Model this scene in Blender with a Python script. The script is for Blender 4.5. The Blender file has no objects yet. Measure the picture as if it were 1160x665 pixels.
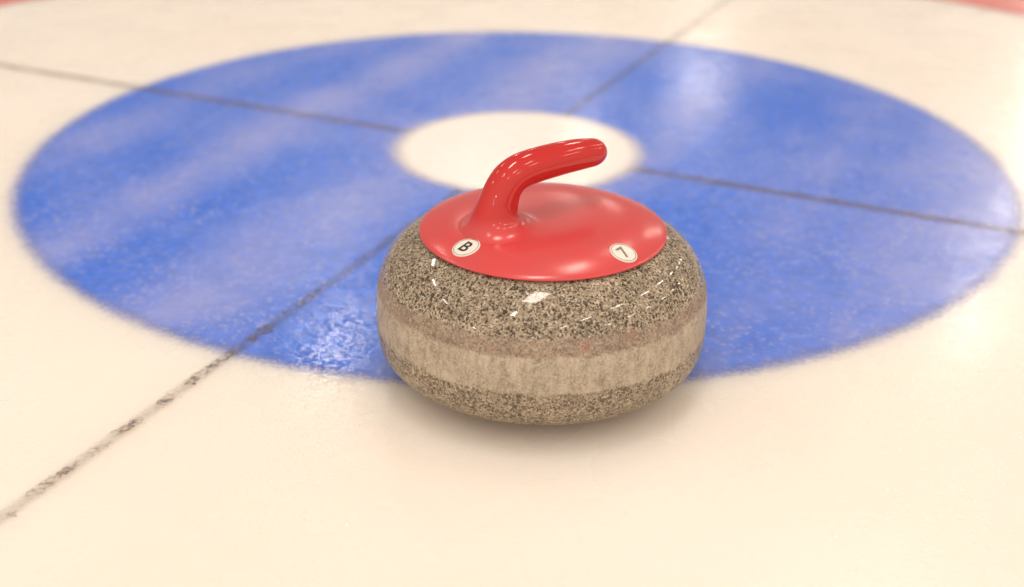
import bpy, math, random
from mathutils import Vector, Matrix
random.seed(4)
sc = bpy.context.scene
C = sc.collection
TH = -0.4374022                                   # direction of the tee line on the ice
AX = Vector((math.cos(TH), math.sin(TH), 0))      # along the tee line
BX = Vector((-math.sin(TH), math.cos(TH), 0))     # along the centre line (length of the sheet)
STONE = Vector((0.0154, -0.5737, 0.0))

# ------------------------------------------------------------------ node helpers
class NT:
    def __init__(s, name):
        s.m = bpy.data.materials.new(name); s.m.use_nodes = True
        s.t = s.m.node_tree; s.t.nodes.clear()
        s.out = s.t.nodes.new('ShaderNodeOutputMaterial')
    def n(s, typ, **kw):
        nd = s.t.nodes.new('ShaderNode' + typ)
        for k, v in kw.items(): setattr(nd, k, v)
        return nd
    def set(s, sock, v):
        if isinstance(v, bpy.types.NodeSocket): s.t.links.new(v, sock)
        else: sock.default_value = v
    def math(s, op, a, b=None, c=None, clamp=False):
        nd = s.n('Math', operation=op, use_clamp=clamp)
        s.set(nd.inputs[0], a)
        if b is not None: s.set(nd.inputs[1], b)
        if c is not None: s.set(nd.inputs[2], c)
        return nd.outputs[0]
    def vm(s, op, a, b=None, out=0):
        nd = s.n('VectorMath', operation=op)
        s.set(nd.inputs[0], a)
        if b is not None:
            if op == 'SCALE': s.set(nd.inputs['Scale'], b)
            else: s.set(nd.inputs[1], b)
        return nd.outputs['Value'] if op in ('DOT_PRODUCT', 'LENGTH', 'DISTANCE') else nd.outputs[0]
    def step(s, v, a, b, lo=0.0, hi=1.0):          # smoothstep
        nd = s.n('MapRange', interpolation_type='SMOOTHSTEP')
        s.set(nd.inputs['Value'], v); s.set(nd.inputs['From Min'], a); s.set(nd.inputs['From Max'], b)
        s.set(nd.inputs['To Min'], lo); s.set(nd.inputs['To Max'], hi)
        return nd.outputs[0]
    def noise(s, vec, scale, detail=3, rough=.5, out='Fac'):
        nd = s.n('TexNoise'); s.set(nd.inputs['Vector'], vec); s.set(nd.inputs['Scale'], scale)
        nd.inputs['Detail'].default_value = detail; nd.inputs['Roughness'].default_value = rough
        return nd.outputs[out]
    def voro(s, vec, scale, feature='F1', rnd=1.0, smooth=None):
        nd = s.n('TexVoronoi', feature=feature); s.set(nd.inputs['Vector'], vec); s.set(nd.inputs['Scale'], scale)
        nd.inputs['Randomness'].default_value = rnd
        if smooth is not None: nd.inputs['Smoothness'].default_value = smooth
        return nd
    def mix(s, f, a, b, mode='MIX'):
        nd = s.n('Mix', data_type='RGBA', blend_type=mode)
        s.set(nd.inputs[0], f); s.set(nd.inputs[6], a); s.set(nd.inputs[7], b)
        return nd.outputs[2]
    def ramp(s, v, stops, interp='LINEAR'):
        nd = s.n('ValToRGB'); cr = nd.color_ramp; cr.interpolation = interp
        while len(cr.elements) < len(stops): cr.elements.new(.5)
        for e, (p, c) in zip(cr.elements, stops):
            e.position = p; e.color = (*c, 1) if len(c) == 3 else c
        s.set(nd.inputs[0], v); return nd.outputs[0]
    def sep(s, v):
        nd = s.n('SeparateXYZ'); s.set(nd.inputs[0], v); return nd.outputs
    def comb(s, x, y, z):
        nd = s.n('CombineXYZ')
        for i, q in enumerate((x, y, z)): s.set(nd.inputs[i], q)
        return nd.outputs[0]
    def bump(s, h, strength, dist, normal=None):
        nd = s.n('Bump'); s.set(nd.inputs['Height'], h); nd.inputs['Strength'].default_value = strength
        nd.inputs['Distance'].default_value = dist
        if normal is not None: s.set(nd.inputs['Normal'], normal)
        return nd.outputs[0]
    def bsdf(s, **kw):
        nd = s.n('BsdfPrincipled')
        for k, v in kw.items(): s.set(nd.inputs[k.replace('_', ' ')], v)
        return nd
    def finish(s, shader): s.t.links.new(shader, s.out.inputs[0]); return s.m

RGB = lambda r, g, b: (r, g, b, 1)

# ------------------------------------------------------------------ ice materials
def ice_coords(t):
    """flat position, along/across the sheet, and the position as seen through the pebbled top"""
    P = t.n('TexCoord').outputs['Object']
    xy = t.vm('MULTIPLY', P, (1, 1, 0))
    vo = t.voro(xy, 150)
    off = t.vm('SUBTRACT', vo.outputs['Position'], xy)
    msk = t.step(t.noise(xy, 60, 2), .38, .6, .1, .95)
    wob = t.vm('SCALE', t.vm('SUBTRACT', t.noise(xy, 170, 3, .6, 'Color'), (.5, .5, .5)), .012)
    q = t.vm('ADD', xy, t.vm('ADD', t.vm('SCALE', off, msk), wob))
    q = t.vm('MULTIPLY', q, (1, 1, 0))
    return xy, q, vo

def frost_sheen_mask(t, xy):
    """scraped, frosty bands along the sheet, with strip-light reflections painted into them"""
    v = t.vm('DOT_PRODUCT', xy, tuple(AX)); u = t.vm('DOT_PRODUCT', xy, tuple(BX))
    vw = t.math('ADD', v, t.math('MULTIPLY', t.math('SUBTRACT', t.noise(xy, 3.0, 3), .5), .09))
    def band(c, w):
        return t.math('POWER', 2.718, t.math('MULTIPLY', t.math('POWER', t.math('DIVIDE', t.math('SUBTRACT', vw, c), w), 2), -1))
    b = t.math('ADD', t.math('MULTIPLY', band(-.32, .055), .80), t.math('MULTIPLY', band(-.10, .08), .85))  # pale bands: frost plus painted reflections of the strip lights
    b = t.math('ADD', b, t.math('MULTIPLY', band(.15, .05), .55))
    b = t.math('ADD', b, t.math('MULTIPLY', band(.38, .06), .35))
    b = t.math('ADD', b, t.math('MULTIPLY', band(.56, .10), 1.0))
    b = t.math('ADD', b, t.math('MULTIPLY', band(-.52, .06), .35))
    st = t.noise(t.comb(t.math('MULTIPLY', v, 22), t.math('MULTIPLY', u, 3.0), 0), 1.0, 4, .6)
    pat = t.noise(xy, 7, 4, .6)
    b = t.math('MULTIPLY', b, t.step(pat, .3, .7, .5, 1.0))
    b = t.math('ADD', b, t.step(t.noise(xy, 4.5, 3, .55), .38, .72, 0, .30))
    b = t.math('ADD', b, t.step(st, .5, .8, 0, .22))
    b = t.math('ADD', b, t.step(t.noise(xy, 85, 4, .65), .48, .72, 0, .38))
    bd = t.voro(t.vm('ADD', xy, t.vm('SCALE', t.vm('SUBTRACT', t.noise(xy, 260, 2, .5, 'Color'), (.5, .5, .5)), .004)), 170)
    bead = t.math('MULTIPLY', t.step(bd.outputs['Distance'], .16, .5, 1.0, 0.0), t.step(t.sep(bd.outputs['Color'])[1], .5, .75))
    bead = t.math('MULTIPLY', bead, t.step(t.noise(xy, 11, 3, .6), .40, .62, .12, 1.0))
    return t.math('MINIMUM', t.math('ADD', b, bead), 1.0)

def ice_surface(t, xy, col, vo, sss=0.0):
    """clear pebbled ice over the colour frozen into it"""
    drops = t.voro(xy, 235, 'F1')
    d2 = t.math('POWER', t.math('DIVIDE', drops.outputs['Distance'], .62), 2)
    dome = t.math('MAXIMUM', t.math('SUBTRACT', 1.0, d2), 0.0)
    size = t.sep(drops.outputs['Color'])[0]
    h = t.math('MULTIPLY', dome, t.step(size, .2, .9, .1, 1.0))
    h = t.math('MULTIPLY', h, t.step(t.noise(xy, 30, 2), .38, .60, .35, 1.0))
    h = t.math('ADD', h, t.math('MULTIPLY', t.noise(xy, 480, 3), .10))
    h = t.math('ADD', h, t.math('MULTIPLY', t.noise(xy, 16, 2), .2))
    nb = t.bump(h, 1.0, .00046)
    rg = t.step(t.noise(xy, 9, 3), .35, .7, .25, .36)
    b = t.bsdf(Base_Color=col, Subsurface_Weight=sss, Subsurface_Radius=(1.0, .9, .8), Subsurface_Scale=.07,
               Roughness=rg, IOR=1.31, Specular_IOR_Level=.38, Normal=t.bump(h, 1.0, .00016),
               Coat_Weight=.5, Coat_Roughness=.10, Coat_IOR=1.31, Coat_Normal=nb)
    return b.outputs[0]

ICE_COL = RGB(.86, .815, .735)
def mat_ice():
    t = NT('ice'); xy, q, vo = ice_coords(t)
    c = t.mix(t.step(t.noise(xy, 2.5, 4), .3, .7), RGB(.87, .785, .70), RGB(.885, .815, .74))
    c = t.mix(t.step(t.noise(xy, 160, 3, .65), .62, .8, 0, .35), c, RGB(.92, .88, .83))
    return t.finish(ice_surface(t, xy, c, vo, 1.0))

def painted(name, colour, frost_sheen, alpha_fn, amount=.62):
    t = NT(name); xy, q, vo = ice_coords(t)
    fr = frost_sheen_mask(t, xy)
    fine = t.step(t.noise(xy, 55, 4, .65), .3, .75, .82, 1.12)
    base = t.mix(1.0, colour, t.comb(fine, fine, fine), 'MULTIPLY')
    c = t.mix(t.math('MULTIPLY', fr, amount), base, frost_sheen)  # one pale colour for frost and the painted lamp reflections
    sh = ice_surface(t, xy, c, vo)
    tr = t.n('BsdfTransparent').outputs[0]
    mx = t.n('MixShader'); t.set(mx.inputs[0], alpha_fn(t, xy, q, vo)); t.set(mx.inputs[1], tr); t.set(mx.inputs[2], sh)
    return t.finish(mx.outputs[0])

def ring_alpha(r0, r1, soft):
    def fn(t, xy, q, vo):
        r = t.vm('LENGTH', t.vm('ADD', t.vm('SCALE', q, .35), t.vm('SCALE', xy, .65)))
        r = t.math('ADD', r, t.math('MULTIPLY', t.math('SUBTRACT', t.noise(xy, 48, 3, .6), .5), .009))
        r = t.math('ADD', r, t.math('MULTIPLY', t.math('SUBTRACT', t.noise(xy, 190, 3, .65), .5), .020))
        a = t.step(r, r1 - soft, r1 + soft, 1.0, 0.0)
        if r0 > 0: a = t.math('MULTIPLY', a, t.step(r, r0 - soft, r0 + soft, 0.0, 1.0))
        return a
    return fn

def line_alpha(axis, strength, wide=0.0, glow=.15):
    def fn(t, xy, q, vo):
        d = t.math('ABSOLUTE', t.vm('DOT_PRODUCT', q, tuple(axis)))
        a = t.step(d, .0028 + wide, .0066 + wide, 1.0, 0.0)
        edge = t.step(vo.outputs['Distance'], .18, .62, .12, 1.0)             # darker at the rims of the pebbles
        pat = t.step(t.noise(xy, 110, 3, .65), .36, .60, .13, 1.0)
        grain = t.step(t.noise(xy, 330, 3, .65), .36, .56, .42, 1.0)
        gaps = t.step(t.noise(xy, 34, 2, .5), .42, .54, .18, 1.0)
        wear = t.math('MULTIPLY', t.math('MULTIPLY', grain, gaps), t.step(t.noise(xy, 9, 3, .6), .35, .65, .6, 1.0))
        a = t.math('MULTIPLY', t.math('MULTIPLY', a, t.math('MULTIPLY', edge, pat)), t.math('MULTIPLY', wear, strength))
        u = t.vm('DOT_PRODUCT', xy, tuple(BX))
        a = t.math('MULTIPLY', a, t.math('MULTIPLY', t.step(u, .45, .75, 1.0, .75), t.step(u, -.64, -.46, 1.0, .6)))                # worn towards the far end
        halo = t.step(t.math('ABSOLUTE', t.vm('DOT_PRODUCT', xy, tuple(axis))), .001 + wide, .010 + wide, glow, 0.0)
        return t.math('MINIMUM', t.math('ADD', a, halo), 1.0)
    return fn

M_ice = mat_ice()
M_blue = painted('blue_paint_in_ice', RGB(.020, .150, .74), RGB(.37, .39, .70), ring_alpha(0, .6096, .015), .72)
M_red = painted('red_paint_in_ice', RGB(.74, .12, .10), RGB(.8, .4, .36), ring_alpha(1.2192, 1.8288, .008))
M_tee = painted('tee_line_paint', RGB(.21, .145, .11), RGB(.37, .30, .29), line_alpha(BX, .74, .0028, .32), .5)
M_cen = painted('centre_line_paint', RGB(.09, .066, .05), RGB(.34, .30, .34), line_alpha(AX, 1.0, .0004, .2), .75)
def mat_button():
    t = NT('white_paint_in_ice'); xy, q, vo = ice_coords(t)
    sh = ice_surface(t, xy, RGB(.885, .83, .785), vo)
    tr = t.n('BsdfTransparent').outputs[0]; mx = t.n('MixShader')
    t.set(mx.inputs[0], ring_alpha(0, .1565, .018)(t, xy, q, vo)); t.set(mx.inputs[1], tr); t.set(mx.inputs[2], sh)
    return t.finish(mx.outputs[0])
M_button = mat_button()

# ------------------------------------------------------------------ stone materials
def mat_granite():
    t = NT('granite'); P = t.n('TexCoord').outputs['Object']
    x, y, z = t.sep(P)
    wp = t.vm('ADD', P, t.vm('SCALE', t.vm('SUBTRACT', t.noise(P, 300, 2, .5, 'Color'), (.5, .5, .5)), .0022))
    va = t.voro(wp, 680); ca = t.sep(va.outputs['Color'])
    grains = t.ramp(ca[0], [(0, (.23, .165, .11)), (.25, (.31, .235, .155)), (.5, (.37, .297, .20)), (.8, (.45, .37, .26)), (1, (.62, .52, .385))])
    pale = t.voro(t.vm('ADD', wp, (5, 2, 9)), 260)
    grains = t.mix(t.math('MULTIPLY', t.step(pale.outputs['Distance'], .25, .45, .55, 0.0), t.step(t.sep(pale.outputs['Color'])[2], .72, .78)), grains, RGB(.62, .54, .42))
    tone = t.step(t.noise(P, 45, 3, .6), .3, .7, .86, 1.1)
    grains = t.mix(1.0, grains, t.comb(tone, tone, tone), 'MULTIPLY')
    clump = t.noise(P, 75, 3, .6)
    def specks(scale, off, share, r0, r1):
        vb = t.voro(t.vm('ADD', wp, off), scale); cb = t.sep(vb.outputs['Color'])
        rad = t.math('MULTIPLY', t.step(cb[1], share, 1.0, r0, r1), t.step(clump, .3, .6, .75, 1.15))
        m = t.step(t.math('SUBTRACT', vb.outputs['Distance'], rad), -.05, .06, 1.0, 0.0)
        return t.math('MULTIPLY', m, t.step(cb[1], share - .02, share + .02)), cb
    d1, c1 = specks(480, (3, 1, 2), .42, .26, .58)
    d2, c2 = specks(720, (7, 4, 5), .44, .25, .60)
    d3, c3 = specks(230, (1, 8, 6), .88, .18, .42)       # a few larger crystals
    dark = t.math('MAXIMUM', t.math('MAXIMUM', d1, d3), t.math('MULTIPLY', d2, .8))
    dcol = t.ramp(c1[0], [(0, (.025, .018, .013)), (.6, (.052, .036, .024)), (1, (.11, .077, .05))])
    g = t.mix(t.math('MULTIPLY', dark, .92), grains, dcol)
    # height zones, wobbling a little
    ang = t.comb(t.math('MULTIPLY', x, 30), t.math('MULTIPLY', y, 30), 0)
    zz = t.math('ADD', z, t.math('MULTIPLY', t.math('SUBTRACT', t.noise(ang, 1.2, 3, .6), .5), .007))
    zz = t.math('ADD', zz, t.math('MULTIPLY', t.math('SUBTRACT', t.noise(P, 230, 3, .6), .5), .005))
    top = t.step(zz, .0945, .0985)                     # polished crown
    band = t.math('MULTIPLY', t.step(zz, .0495, .0535), t.step(zz, .0805, .0845, 1.0, 0.0))
    # worn tan transition under the crown
    worn = t.mix(.52, g, RGB(.38, .275, .20))
    # striking band: bruised pale, upright scuffs
    ta = t.math('ARCTAN2', y, x)
    scuf = t.noise(t.comb(t.math('MULTIPLY', ta, 17), t.math('MULTIPLY', z, 45), 0), 1.0, 5, .7)
    bandc = t.mix(t.step(scuf, .3, .7, .46, .84), g, t.ramp(scuf, [(.25, (.45, .36, .26)), (.5, (.54, .445, .33)), (.75, (.66, .56, .43))]))
    low = t.mix(.20, g, RGB(.30, .23, .15))
    c = t.mix(t.step(zz, .066, .067), low, worn)
    c = t.mix(top, c, g)
    c = t.mix(band, c, bandc)
    # traces of red rubbed off other stones
    rs = t.math('MULTIPLY', t.step(t.noise(P, 36, 4, .6), .60, .72, 0, .2), t.step(z, .07, .086))
    rs = t.math('MULTIPLY', rs, t.step(z, .093, .105, 1.0, 0.0))
    c = t.mix(rs, c, RGB(.42, .11, .075))
    sp = t.vm('DISTANCE', P, (.029, -.135, .0905))
    c = t.mix(t.step(t.math('ADD', sp, t.math('MULTIPLY', t.noise(P, 400, 2), .004)), .003, .007, .3, 0), c, RGB(.5, .07, .05))
    rough = t.math('ADD', t.math('MULTIPLY', top, -.515), .56)
    lowp = t.step(zz, .048, .052, 1.0, 0.0)
    rough = t.math('SUBTRACT', rough, t.math('MULTIPLY', lowp, .2))
    rough = t.math('ADD', rough, t.math('MULTIPLY', t.noise(P, 90, 3), .02))
    hb = t.math('MULTIPLY', t.noise(P, 700, 3, .6), t.math('SUBTRACT', 1.0, top))
    nb = t.bump(hb, .5, .0008)
    return t.finish(t.bsdf(Base_Color=t.mix(1.0, c, RGB(.94, .95, .97), 'MULTIPLY'), Roughness=rough, IOR=1.5, Specular_IOR_Level=.38, Normal=nb).outputs[0])
M_gran = mat_granite()

def mat_red(name, col):
    t = NT(name); P = t.n('TexCoord').outputs['Object']
    z = t.sep(P)[2]
    n1 = t.noise(P, 24, 4, .6)
    c = t.mix(t.step(n1, .3, .7), col, (col[0] * .93, col[1] * 1.1, col[2] * 1.1, 1))
    c = t.mix(t.step(z, .1455, .160), c, RGB(.53, .015, .011))      # same plastic; handle painted deeper red, as it catches less light than the cap
    rg = t.step(z, .147, .158, .21, .075)                 # hand-polished grip, duller cap
    rg = t.math('ADD', rg, t.math('MULTIPLY', t.math('SUBTRACT', t.noise(P, 60, 4, .6), .5), .02))
    return t.finish(t.bsdf(Base_Color=c, Roughness=rg, IOR=1.5, Specular_IOR_Level=.6).outputs[0])
M_cap = M_handle = mat_red('glossy_red_plastic', RGB(.64, .058, .058))
def mat_plain(name, col, rough):
    t = NT(name); P = t.n('TexCoord').outputs['Object']
    c = t.mix(t.step(t.noise(P, 160, 4, .6), .35, .7), col, tuple(v * .9 for v in col[:3]) + (1,))
    return t.finish(t.bsdf(Base_Color=c, Roughness=rough, Specular_IOR_Level=.4).outputs[0])
M_stick = mat_plain('sticker_paper', RGB(.80, .755, .67), .4)
M_ink = mat_plain('black_ink', RGB(.025, .018, .015), .5)
M_ink2 = mat_plain('faded_ink', RGB(.24, .19, .15), .5)

# ------------------------------------------------------------------ mesh helpers
def link(name, verts, faces, mat, parent=None, smooth=True, normals=None):
    me = bpy.data.meshes.new(name); me.from_pydata([tuple(v) for v in verts], [], faces); me.update()
    if smooth: me.polygons.foreach_set('use_smooth', [True] * len(me.polygons))
    if normals: me.normals_split_custom_set_from_vertices([tuple(n) for n in normals])
    me.materials.append(mat)
    o = bpy.data.objects.new(name, me); C.objects.link(o)
    if parent: o.parent = parent
    return o

def structure(o, label, cat):
    o['kind'] = 'structure'; o['label'] = label; o['category'] = cat

# ------------------------------------------------------------------ the ice and its markings
N = 24
def grid_sheet(name, x0, x1, y0, y1, nx, ny, z, mat):
    vs = [(x0 + (x1 - x0) * i / nx, y0 + (y1 - y0) * j / ny, z) for j in range(ny + 1) for i in range(nx + 1)]
    fs = [(j * (nx + 1) + i, j * (nx + 1) + i + 1, (j + 1) * (nx + 1) + i + 1, (j + 1) * (nx + 1) + i) for j in range(ny) for i in range(nx)]
    return link(name, vs, fs, mat, smooth=False)
structure(grid_sheet('ice_sheet', -14, 14, -8, 34, 4, 6, 0, M_ice), 'cream white pebbled ice sheet', 'ice')

def disc(name, r0, r1, z, mat, n=128):
    vs, fs = [], []
    for r in (r0, r1):
        vs += [(r * math.cos(2 * math.pi * i / n), r * math.sin(2 * math.pi * i / n), z) for i in range(n)]
    for i in range(n):
        j = (i + 1) % n; fs.append((i, n + i, n + j, j))
    if r0 == 0:
        vs = [(0, 0, z)] + vs[n:]; fs = [(0, 1 + i, 1 + (i + 1) % n) for i in range(n)]
    return link(name, vs, fs, mat, smooth=False)
def strip(name, d, w, l, z, mat):
    p = Vector((-d.y, d.x, 0))
    vs = [d * s * l + p * q * w + Vector((0, 0, z)) for s, q in ((-1, -1), (1, -1), (1, 1), (-1, 1))]
    return link(name, vs, [(0, 1, 2, 3)], mat, smooth=False)
structure(disc('red_ring', 1.19, 1.86, .0003, M_red), 'red painted ring around the blue one', 'ice marking')
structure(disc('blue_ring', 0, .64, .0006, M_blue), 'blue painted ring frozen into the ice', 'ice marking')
structure(strip('tee_line', AX, .02, 7, .0009, M_tee), 'dark line across the rings', 'ice marking')
structure(strip('centre_line', BX, .02, 7, .0012, M_cen), 'dark line running along the sheet', 'ice marking')
structure(disc('white_button', 0, .18, .0015, M_button), 'white disc at the centre of the blue ring', 'ice marking')

# ------------------------------------------------------------------ the curling stone
root = bpy.data.objects.new('curling_stone', None); C.objects.link(root)
root.location = STONE + Vector((0, 0, .0016)); root.empty_display_size = .1
root['label'] = 'speckled granite curling stone with a red handle standing on the ice'
root['category'] = 'curling stone'

RM, HM, AU, NU, ND = .1411, .0533, .086, 3.19, 3.3535
def body_profile():
    pr = []
    K = 90
    for i in range(K, 0, -1):
        s = math.pi / 2 * i / K
        pr.append((RM * max(math.cos(s), 0) ** (2 / ND), HM - HM * math.sin(s) ** (2 / ND)))
    pr.append((RM, HM))
    for i in range(1, K + 1):
        s = math.pi / 2 * i / K
        pr.append((RM * max(math.cos(s), 0) ** (2 / NU), HM + AU * math.sin(s) ** (2 / NU)))
    return pr
def prof_normal(r, z):
    dz = z - HM
    a, n = (AU, NU) if dz >= 0 else (HM, ND)
    nr = (r / RM) ** (n - 1) / RM; nz = math.copysign((abs(dz) / a) ** (n - 1) / a, dz)
    l = math.hypot(nr, nz) or 1
    return nr / l, nz / l
PR = body_profile()
def lathe(name, pr, mat, parent, n=192, nfun=None):
    vs, fs, ns = [], [], []
    for r, z in pr:
        if nfun: nr, nz = nfun(r, z)
        for i in range(n):
            a = 2 * math.pi * i / n
            vs.append((r * math.cos(a), r * math.sin(a), z))
            if nfun: ns.append((nr * math.cos(a), nr * math.sin(a), nz))
    for k in range(len(pr) - 1):
        for i in range(n):
            j = (i + 1) % n
            fs.append((k * n + i, k * n + j, (k + 1) * n + j, (k + 1) * n + i))
    return link(name, vs, fs, mat, parent, True, ns if nfun else None)
def z_split(lo, hi):
    out = []
    for (r0, z0), (r1, z1) in zip(PR, PR[1:]):
        for zc in (lo, hi):
            if z0 < zc < z1:
                t = (zc - z0) / (z1 - z0)
                out.append((r0 + (r1 - r0) * t, zc))
    full = sorted(set(PR + out), key=lambda q: (q[1], q[0] if q[1] < HM else -q[0]))
    return full
ZL, ZH = .0515, .0825
full = z_split(ZL, ZH)
e = 1e-7
bodyA = [q for q in full if q[1] <= ZL + e]; bandP = [q for q in full if ZL - e <= q[1] <= ZH + e]; bodyB = [q for q in full if q[1] >= ZH - e]
# crown and underside are one mesh with the band ring cut out of it
def two_lathes(name, p1, p2, mat, parent, n=192):
    vs, fs, ns = [], [], []
    for pr in (p1, p2):
        b = len(vs)
        for r, z in pr:
            nr, nz = prof_normal(r, z)
            for i in range(n):
                a = 2 * math.pi * i / n
                vs.append((r * math.cos(a), r * math.sin(a), z)); ns.append((nr * math.cos(a), nr * math.sin(a), nz))
        for k in range(len(pr) - 1):
            for i in range(n):
                j = (i + 1) % n
                fs.append((b + k * n + i, b + k * n + j, b + (k + 1) * n + j, b + (k + 1) * n + i))
    return link(name, vs, fs, mat, parent, True, ns)
body = two_lathes('granite_body', bodyA, bodyB, M_gran, root)
band = lathe('striking_band', bandP, M_gran, body, nfun=prof_normal)
band['label'] = 'pale scuffed matt band around the middle'

# cap
RC = .1036
def zc(r): return .1455 - .0137 * (r / RC) ** 3.9
def zc_slope(r): return -.0137 * 3.9 / RC * (r / RC) ** 2.9
capP = [(RC * .9999 * i / 60, zc(RC * i / 60)) for i in range(60)]
capP[0] = (.00001, zc(0))
zr = zc(RC)
ed = .0011
for k in range(9):                                   # rounded rim
    a = math.radians(58 - 148 * k / 8)
    capP.append((RC - ed + ed * math.cos(a), zr - ed * .95 + ed * math.sin(a)))
capP += [(.0985, zr - .0023), (.0955, .1312), (.0920, .1326), (.086, .1350), (.07, .1400), (.04, .1425), (.00001, .1430)]
cap = lathe('cap', capP[::-1], M_cap, root)

# handle: swept grip and neck with a base that flares into the cap
PHI = math.radians(36)
SD = Vector((math.cos(PHI), math.sin(PHI), 0)); LD = Vector((-math.sin(PHI), math.cos(PHI), 0)); UP = Vector((0, 0, 1))
# s, z, half thickness in plane, half width across
KEY = [(-.0462, .1640, .0176, .0146), (-.0440, .1700, .0166, .0142), (-.0408, .1762, .0156, .0140), (-.0355, .1820, .0150, .0139),
       (-.0265, .1862, .0147, .0139), (-.0140, .1882, .0144, .0139), (.0020, .1890, .0141, .0138), (.0200, .1892, .0137, .0136),
       (.0360, .1887, .0131, .0130), (.0480, .1878, .0122, .0122)]
def catmull(keys, per):
    out = []
    for i in range(len(keys) - 1):
        p0 = keys[max(i - 1, 0)]; p1 = keys[i]; p2 = keys[i + 1]; p3 = keys[min(i + 2, len(keys) - 1)]
        for k in range(per):
            t = k / per
            out.append(tuple(.5 * (2 * b + (c - a) * t + (2 * a - 5 * b + 4 * c - d) * t * t + (3 * b - a - 3 * c + d) * t ** 3) for a, b, c, d in zip(p0, p1, p2, p3)))
    out.append(keys[-1]); return out
path = catmull(KEY, 6)
NS = 64
def ring(c, nrm, hs, hl):
    out = []
    for i in range(NS):
        a = 2 * math.pi * i / NS
        ca, sa = math.cos(a), math.sin(a)
        out.append(c + nrm * (hs * ca) + LD * (hl * sa))
    return out
rings = []
tang = []
for i, q in enumerate(path):
    a = path[max(i - 1, 0)]; b = path[min(i + 1, len(path) - 1)]
    t = (SD * (b[0] - a[0]) + UP * (b[1] - a[1])).normalized(); tang.append(t)
    nrm = t.cross(LD); nrm = -nrm if nrm.dot(SD) * t.z - nrm.z * t.dot(SD) < 0 else nrm   # points towards +s at the neck
    rings.append(ring(SD * q[0] + UP * q[1], nrm.normalized(), q[2], q[3]))
# tip: flattened hemisphere
q = path[-1]; t = tang[-1]; nrm = (rings[-1][0] - (SD * q[0] + UP * q[1])).normalized()
for k in range(1, 13):
    a = math.pi / 2 * k / 12
    m = math.cos(a) if k < 12 else .02
    rings.append(ring(SD * q[0] + UP * q[1] + t * (.0160 * math.sin(a)), nrm, q[2] * m, q[3] * m))
# flare
neck = rings[0]; t0 = tang[0]; c0 = SD * path[0][0] + UP * path[0][1]
flare = []
NF = 22
end_normals = []
for i in range(NS):
    a = 2 * math.pi * i / NS
    ca, sa = math.cos(a), math.sin(a)
    fs_ = .033 if ca < 0 else .038
    foot = SD * (-.0445 + fs_ * ca) + LD * (.037 * sa)
    r = math.hypot(foot.x, foot.y)
    foot.z = zc(r) + .00006
    er = Vector((foot.x, foot.y, 0)).normalized()
    out = (SD * ca / fs_ + LD * sa / .037).normalized()
    slope = zc_slope(r) * er.dot(out)
    tout = Vector((out.x, out.y, slope)).normalized()
    end_normals.append(Vector((-zc_slope(r) * er.x, -zc_slope(r) * er.y, 1)).normalized())
    p0 = neck[i]; d0 = (-t0 + (p0 - c0).normalized() * .12).normalized()
    h = (p0.z - foot.z) / max(-d0.z, .2)
    corner = p0 + d0 * h
    corner.z = foot.z - slope * math.hypot(foot.x - corner.x, foot.y - corner.y)
    c1 = p0 + (corner - p0) * .72; c2 = foot + (corner - foot) * .78
    col = []
    for k in range(NF + 1):
        s = k / NF; m = 1 - s
        col.append(p0 * m ** 3 + c1 * (3 * m * m * s) + c2 * (3 * m * s * s) + foot * s ** 3)
    flare.append(col)
frings = [[flare[i][k] for i in range(NS)] for k in range(NF, 0, -1)]
allr = frings + rings
vs = [v for r_ in allr for v in r_]
fs = []
for k in range(len(allr) - 1):
    for i in range(NS):
        j = (i + 1) % NS
        fs.append((k * NS + i, k * NS + j, (k + 1) * NS + j, (k + 1) * NS + i))
vs.append(SD * q[0] + UP * q[1] + t * .0160)
last = (len(allr) - 1) * NS
for i in range(NS): fs.append((last + i, last + (i + 1) % NS, len(vs) - 1))
handle = link('handle', vs, fs, M_handle, root)
me = handle.data
import bmesh
bm = bmesh.new(); bm.from_mesh(me); bmesh.ops.recalc_face_normals(bm, faces=bm.faces[:]); bm.to_mesh(me); bm.free()
ns = [v.normal.copy() for v in me.vertices]
for i in range(NS): ns[i] = end_normals[i]
me.normals_split_custom_set_from_vertices([tuple(n) for n in ns])

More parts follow.
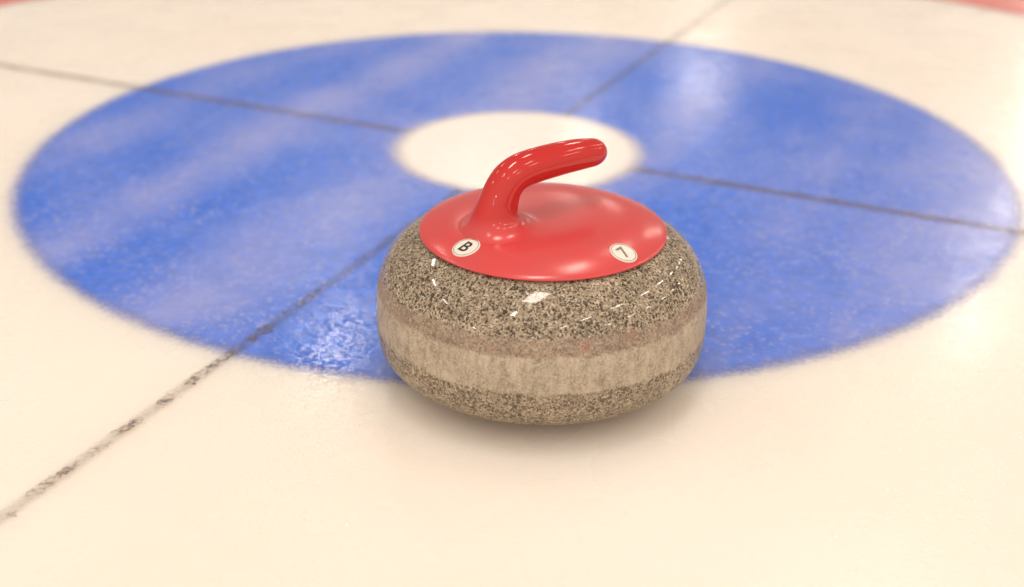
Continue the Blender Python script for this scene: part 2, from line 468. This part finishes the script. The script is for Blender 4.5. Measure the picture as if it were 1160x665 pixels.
# stickers that follow the cap
def sticker(ang, rad, size, text, label, ink, spin=0.0):
    er = Vector((math.cos(ang), math.sin(ang), 0))
    cx = er * rad
    up = (-er).normalized(); rt = Vector((up.y, -up.x, 0))
    def drape(a, b, h):
        ca, sa = math.cos(spin), math.sin(spin)
        p = cx + rt * (a * ca - b * sa) + up * (a * sa + b * ca)
        r = math.hypot(p.x, p.y); sl = zc_slope(r)
        n = Vector((-sl * p.x / max(r, 1e-6), -sl * p.y / max(r, 1e-6), 1)).normalized()
        return Vector((p.x, p.y, zc(r))) + n * h
    n = 48; K = 6; vs, fs = [drape(0, 0, .0005)], []
    for k in range(1, K + 1):
        for i in range(n):
            a = 2 * math.pi * i / n; rr_ = size * k / K
            vs.append(drape(rr_ * math.cos(a), rr_ * math.sin(a), .0005))
    for i in range(n):                                  # edge going down to the cap
        a = 2 * math.pi * i / n; vs.append(drape(size * 1.005 * math.cos(a), size * 1.005 * math.sin(a), -.0002))
    for i in range(n):
        j = (i + 1) % n
        fs.append((0, 1 + i, 1 + j))
        for k in range(K): fs.append((1 + k * n + i, 1 + (k + 1) * n + i, 1 + (k + 1) * n + j, 1 + k * n + j))
    st = link('sticker', vs, fs, M_stick, root); st['label'] = label
    # printed ring near the edge
    vs, fs = [], []
    for r_, in ((size * .855,), (size * .895,)):
        for i in range(n * 2):
            a = math.pi * i / n; vs.append(drape(r_ * math.cos(a), r_ * math.sin(a), .00065))
    m2 = n * 2
    for i in range(m2):
        j = (i + 1) % m2; fs.append((i, m2 + i, m2 + j, j))
    link('printed_ring', vs, fs, M_ink2, st)
    # the character
    cu = bpy.data.curves.new('character', 'FONT'); cu.body = text; cu.align_x = 'CENTER'; cu.align_y = 'CENTER'
    cu.size = size * 1.42; cu.offset = size * .022; cu.resolution_u = 8
    to = bpy.data.objects.new('character_curve', cu); C.objects.link(to)
    dg = bpy.context.evaluated_depsgraph_get(); dg.update()
    tm = bpy.data.meshes.new_from_object(to.evaluated_get(dg))
    bb = [(v.co.x, v.co.y) for v in tm.vertices]
    mx = (min(p[0] for p in bb) + max(p[0] for p in bb)) / 2; my = (min(p[1] for p in bb) + max(p[1] for p in bb)) / 2
    cv = [drape(v.co.x - mx, v.co.y - my, .0007) for v in tm.vertices]
    cf = [tuple(p.vertices) for p in tm.polygons]
    bpy.data.objects.remove(to); bpy.data.curves.remove(cu); bpy.data.meshes.remove(tm)
    link('printed_character', cv, cf, ink, st, smooth=False)
    return st
sticker(math.radians(223.5), .0863, .0112, 'B', 'round white sticker with a black letter B', M_ink, -.05)
sticker(math.radians(313.5), .0895, .0110, '7', 'round white sticker with a dark number 7', M_ink2, .08)

# ------------------------------------------------------------------ rows of tube lamps under the hall ceiling
HL = 5.0
WARM = (1.0, .885, .765)
def lamp(u, v, w, l, wd):
    la = bpy.data.lights.new('ceiling_lamp', 'AREA'); la.shape = 'RECTANGLE'; la.size = l; la.size_y = wd
    la.energy = w; la.color = WARM
    o = bpy.data.objects.new('ceiling_lamp', la); C.objects.link(o)
    p = BX * u + AX * v; o.location = (p.x, p.y, HL)
    o.rotation_euler = (0, 0, math.atan2(BX.y, BX.x))
K = .165
ROWS = {-5.2: [-3.7, -.6, 2.5, 7.1, 10.4, 13.7],
        .15: [-3.65, -.8, 2.05, 4.9, 10.6, 13.45, 16.3, 19.2],
        4.55: [-5.7, -2.85, -.1, 2.4, 4.9, 7.7, 10.6, 13.4, 16.3],
        8.9: [-3.2, -.3, 2.5, 5.4, 8.2, 11.1, 14.0]}
for v, us in ((.15, [-15, -18, -21]), (4.55, [-14.5, -17.4]), (-5.2, [-13.6, -16.7, -19.8])):  # unseen lamps added behind the camera, boosted to lighten the stone's shadow
    for u in us: lamp(u, v, K * 420, 1.35, .4)
for v, us in ROWS.items():
    for u in us:
        big = (v == .15 and u == -.8); near = (v == -5.2 and u == 7.1)
        if not big: u += random.uniform(-.25, .25)
        lamp(u, v + (0 if big else random.uniform(-.12, .12)), K * (330 if big else 240 if near else 110 if v == 4.55 else 160), 1.5 if big else 1.0, .55 if big else .21)

lamp(17.1, -4.7, K * 340, 1.6, .8)                       # a double fitting far down the hall
# the hall around: pale walls, with light added behind the camera to lift the stone's shadow
w = bpy.data.worlds.new('World'); sc.world = w; w.use_nodes = True
wt = w.node_tree; bg = wt.nodes['Background']
tc = wt.nodes.new('ShaderNodeTexCoord'); sx = wt.nodes.new('ShaderNodeSeparateXYZ'); mr = wt.nodes.new('ShaderNodeMapRange')
mr.inputs['From Min'].default_value = -1; mr.inputs['From Max'].default_value = .8
mr.inputs['To Min'].default_value = 1.26; mr.inputs['To Max'].default_value = .36
wt.links.new(tc.outputs['Generated'], sx.inputs[0]); wt.links.new(sx.outputs['Y'], mr.inputs['Value'])
wt.links.new(mr.outputs[0], bg.inputs[1]); bg.inputs[0].default_value = (1.0, .885, .78, 1)

# ------------------------------------------------------------------ camera
F, yaw, pitch, roll = 1433.76478, -.00934746732, .449512908, .0123643386
cy, sy, cp, sp = math.cos(yaw), math.sin(yaw), math.cos(pitch), math.sin(pitch)
fw = Vector((-sy * cp, cy * cp, -sp)); r = Vector((cy, sy, 0)); u = r.cross(fw)
r2 = r * math.cos(roll) + u * math.sin(roll); u2 = -r * math.sin(roll) + u * math.cos(roll)
cam = bpy.data.cameras.new('Camera'); co = bpy.data.objects.new('Camera', cam); C.objects.link(co)
M = Matrix((r2, u2, -fw)).transposed().to_4x4(); M.translation = (-.0190969144, -1.55221506, .543418245)
co.matrix_world = M
cam.sensor_width = 36; cam.sensor_fit = 'HORIZONTAL'; cam.lens = F / 1160 * 36
cam.clip_start = .01; cam.clip_end = 200
cam.dof.use_dof = True; cam.dof.focus_distance = 1.005; cam.dof.aperture_fstop = 3.1; cam.dof.aperture_blades = 0
sc.camera = co
sc.view_settings.view_transform = 'Standard'; sc.view_settings.look = 'None'
sc.view_settings.exposure = .0; sc.view_settings.gamma = 1
sc.render.engine = 'CYCLES'
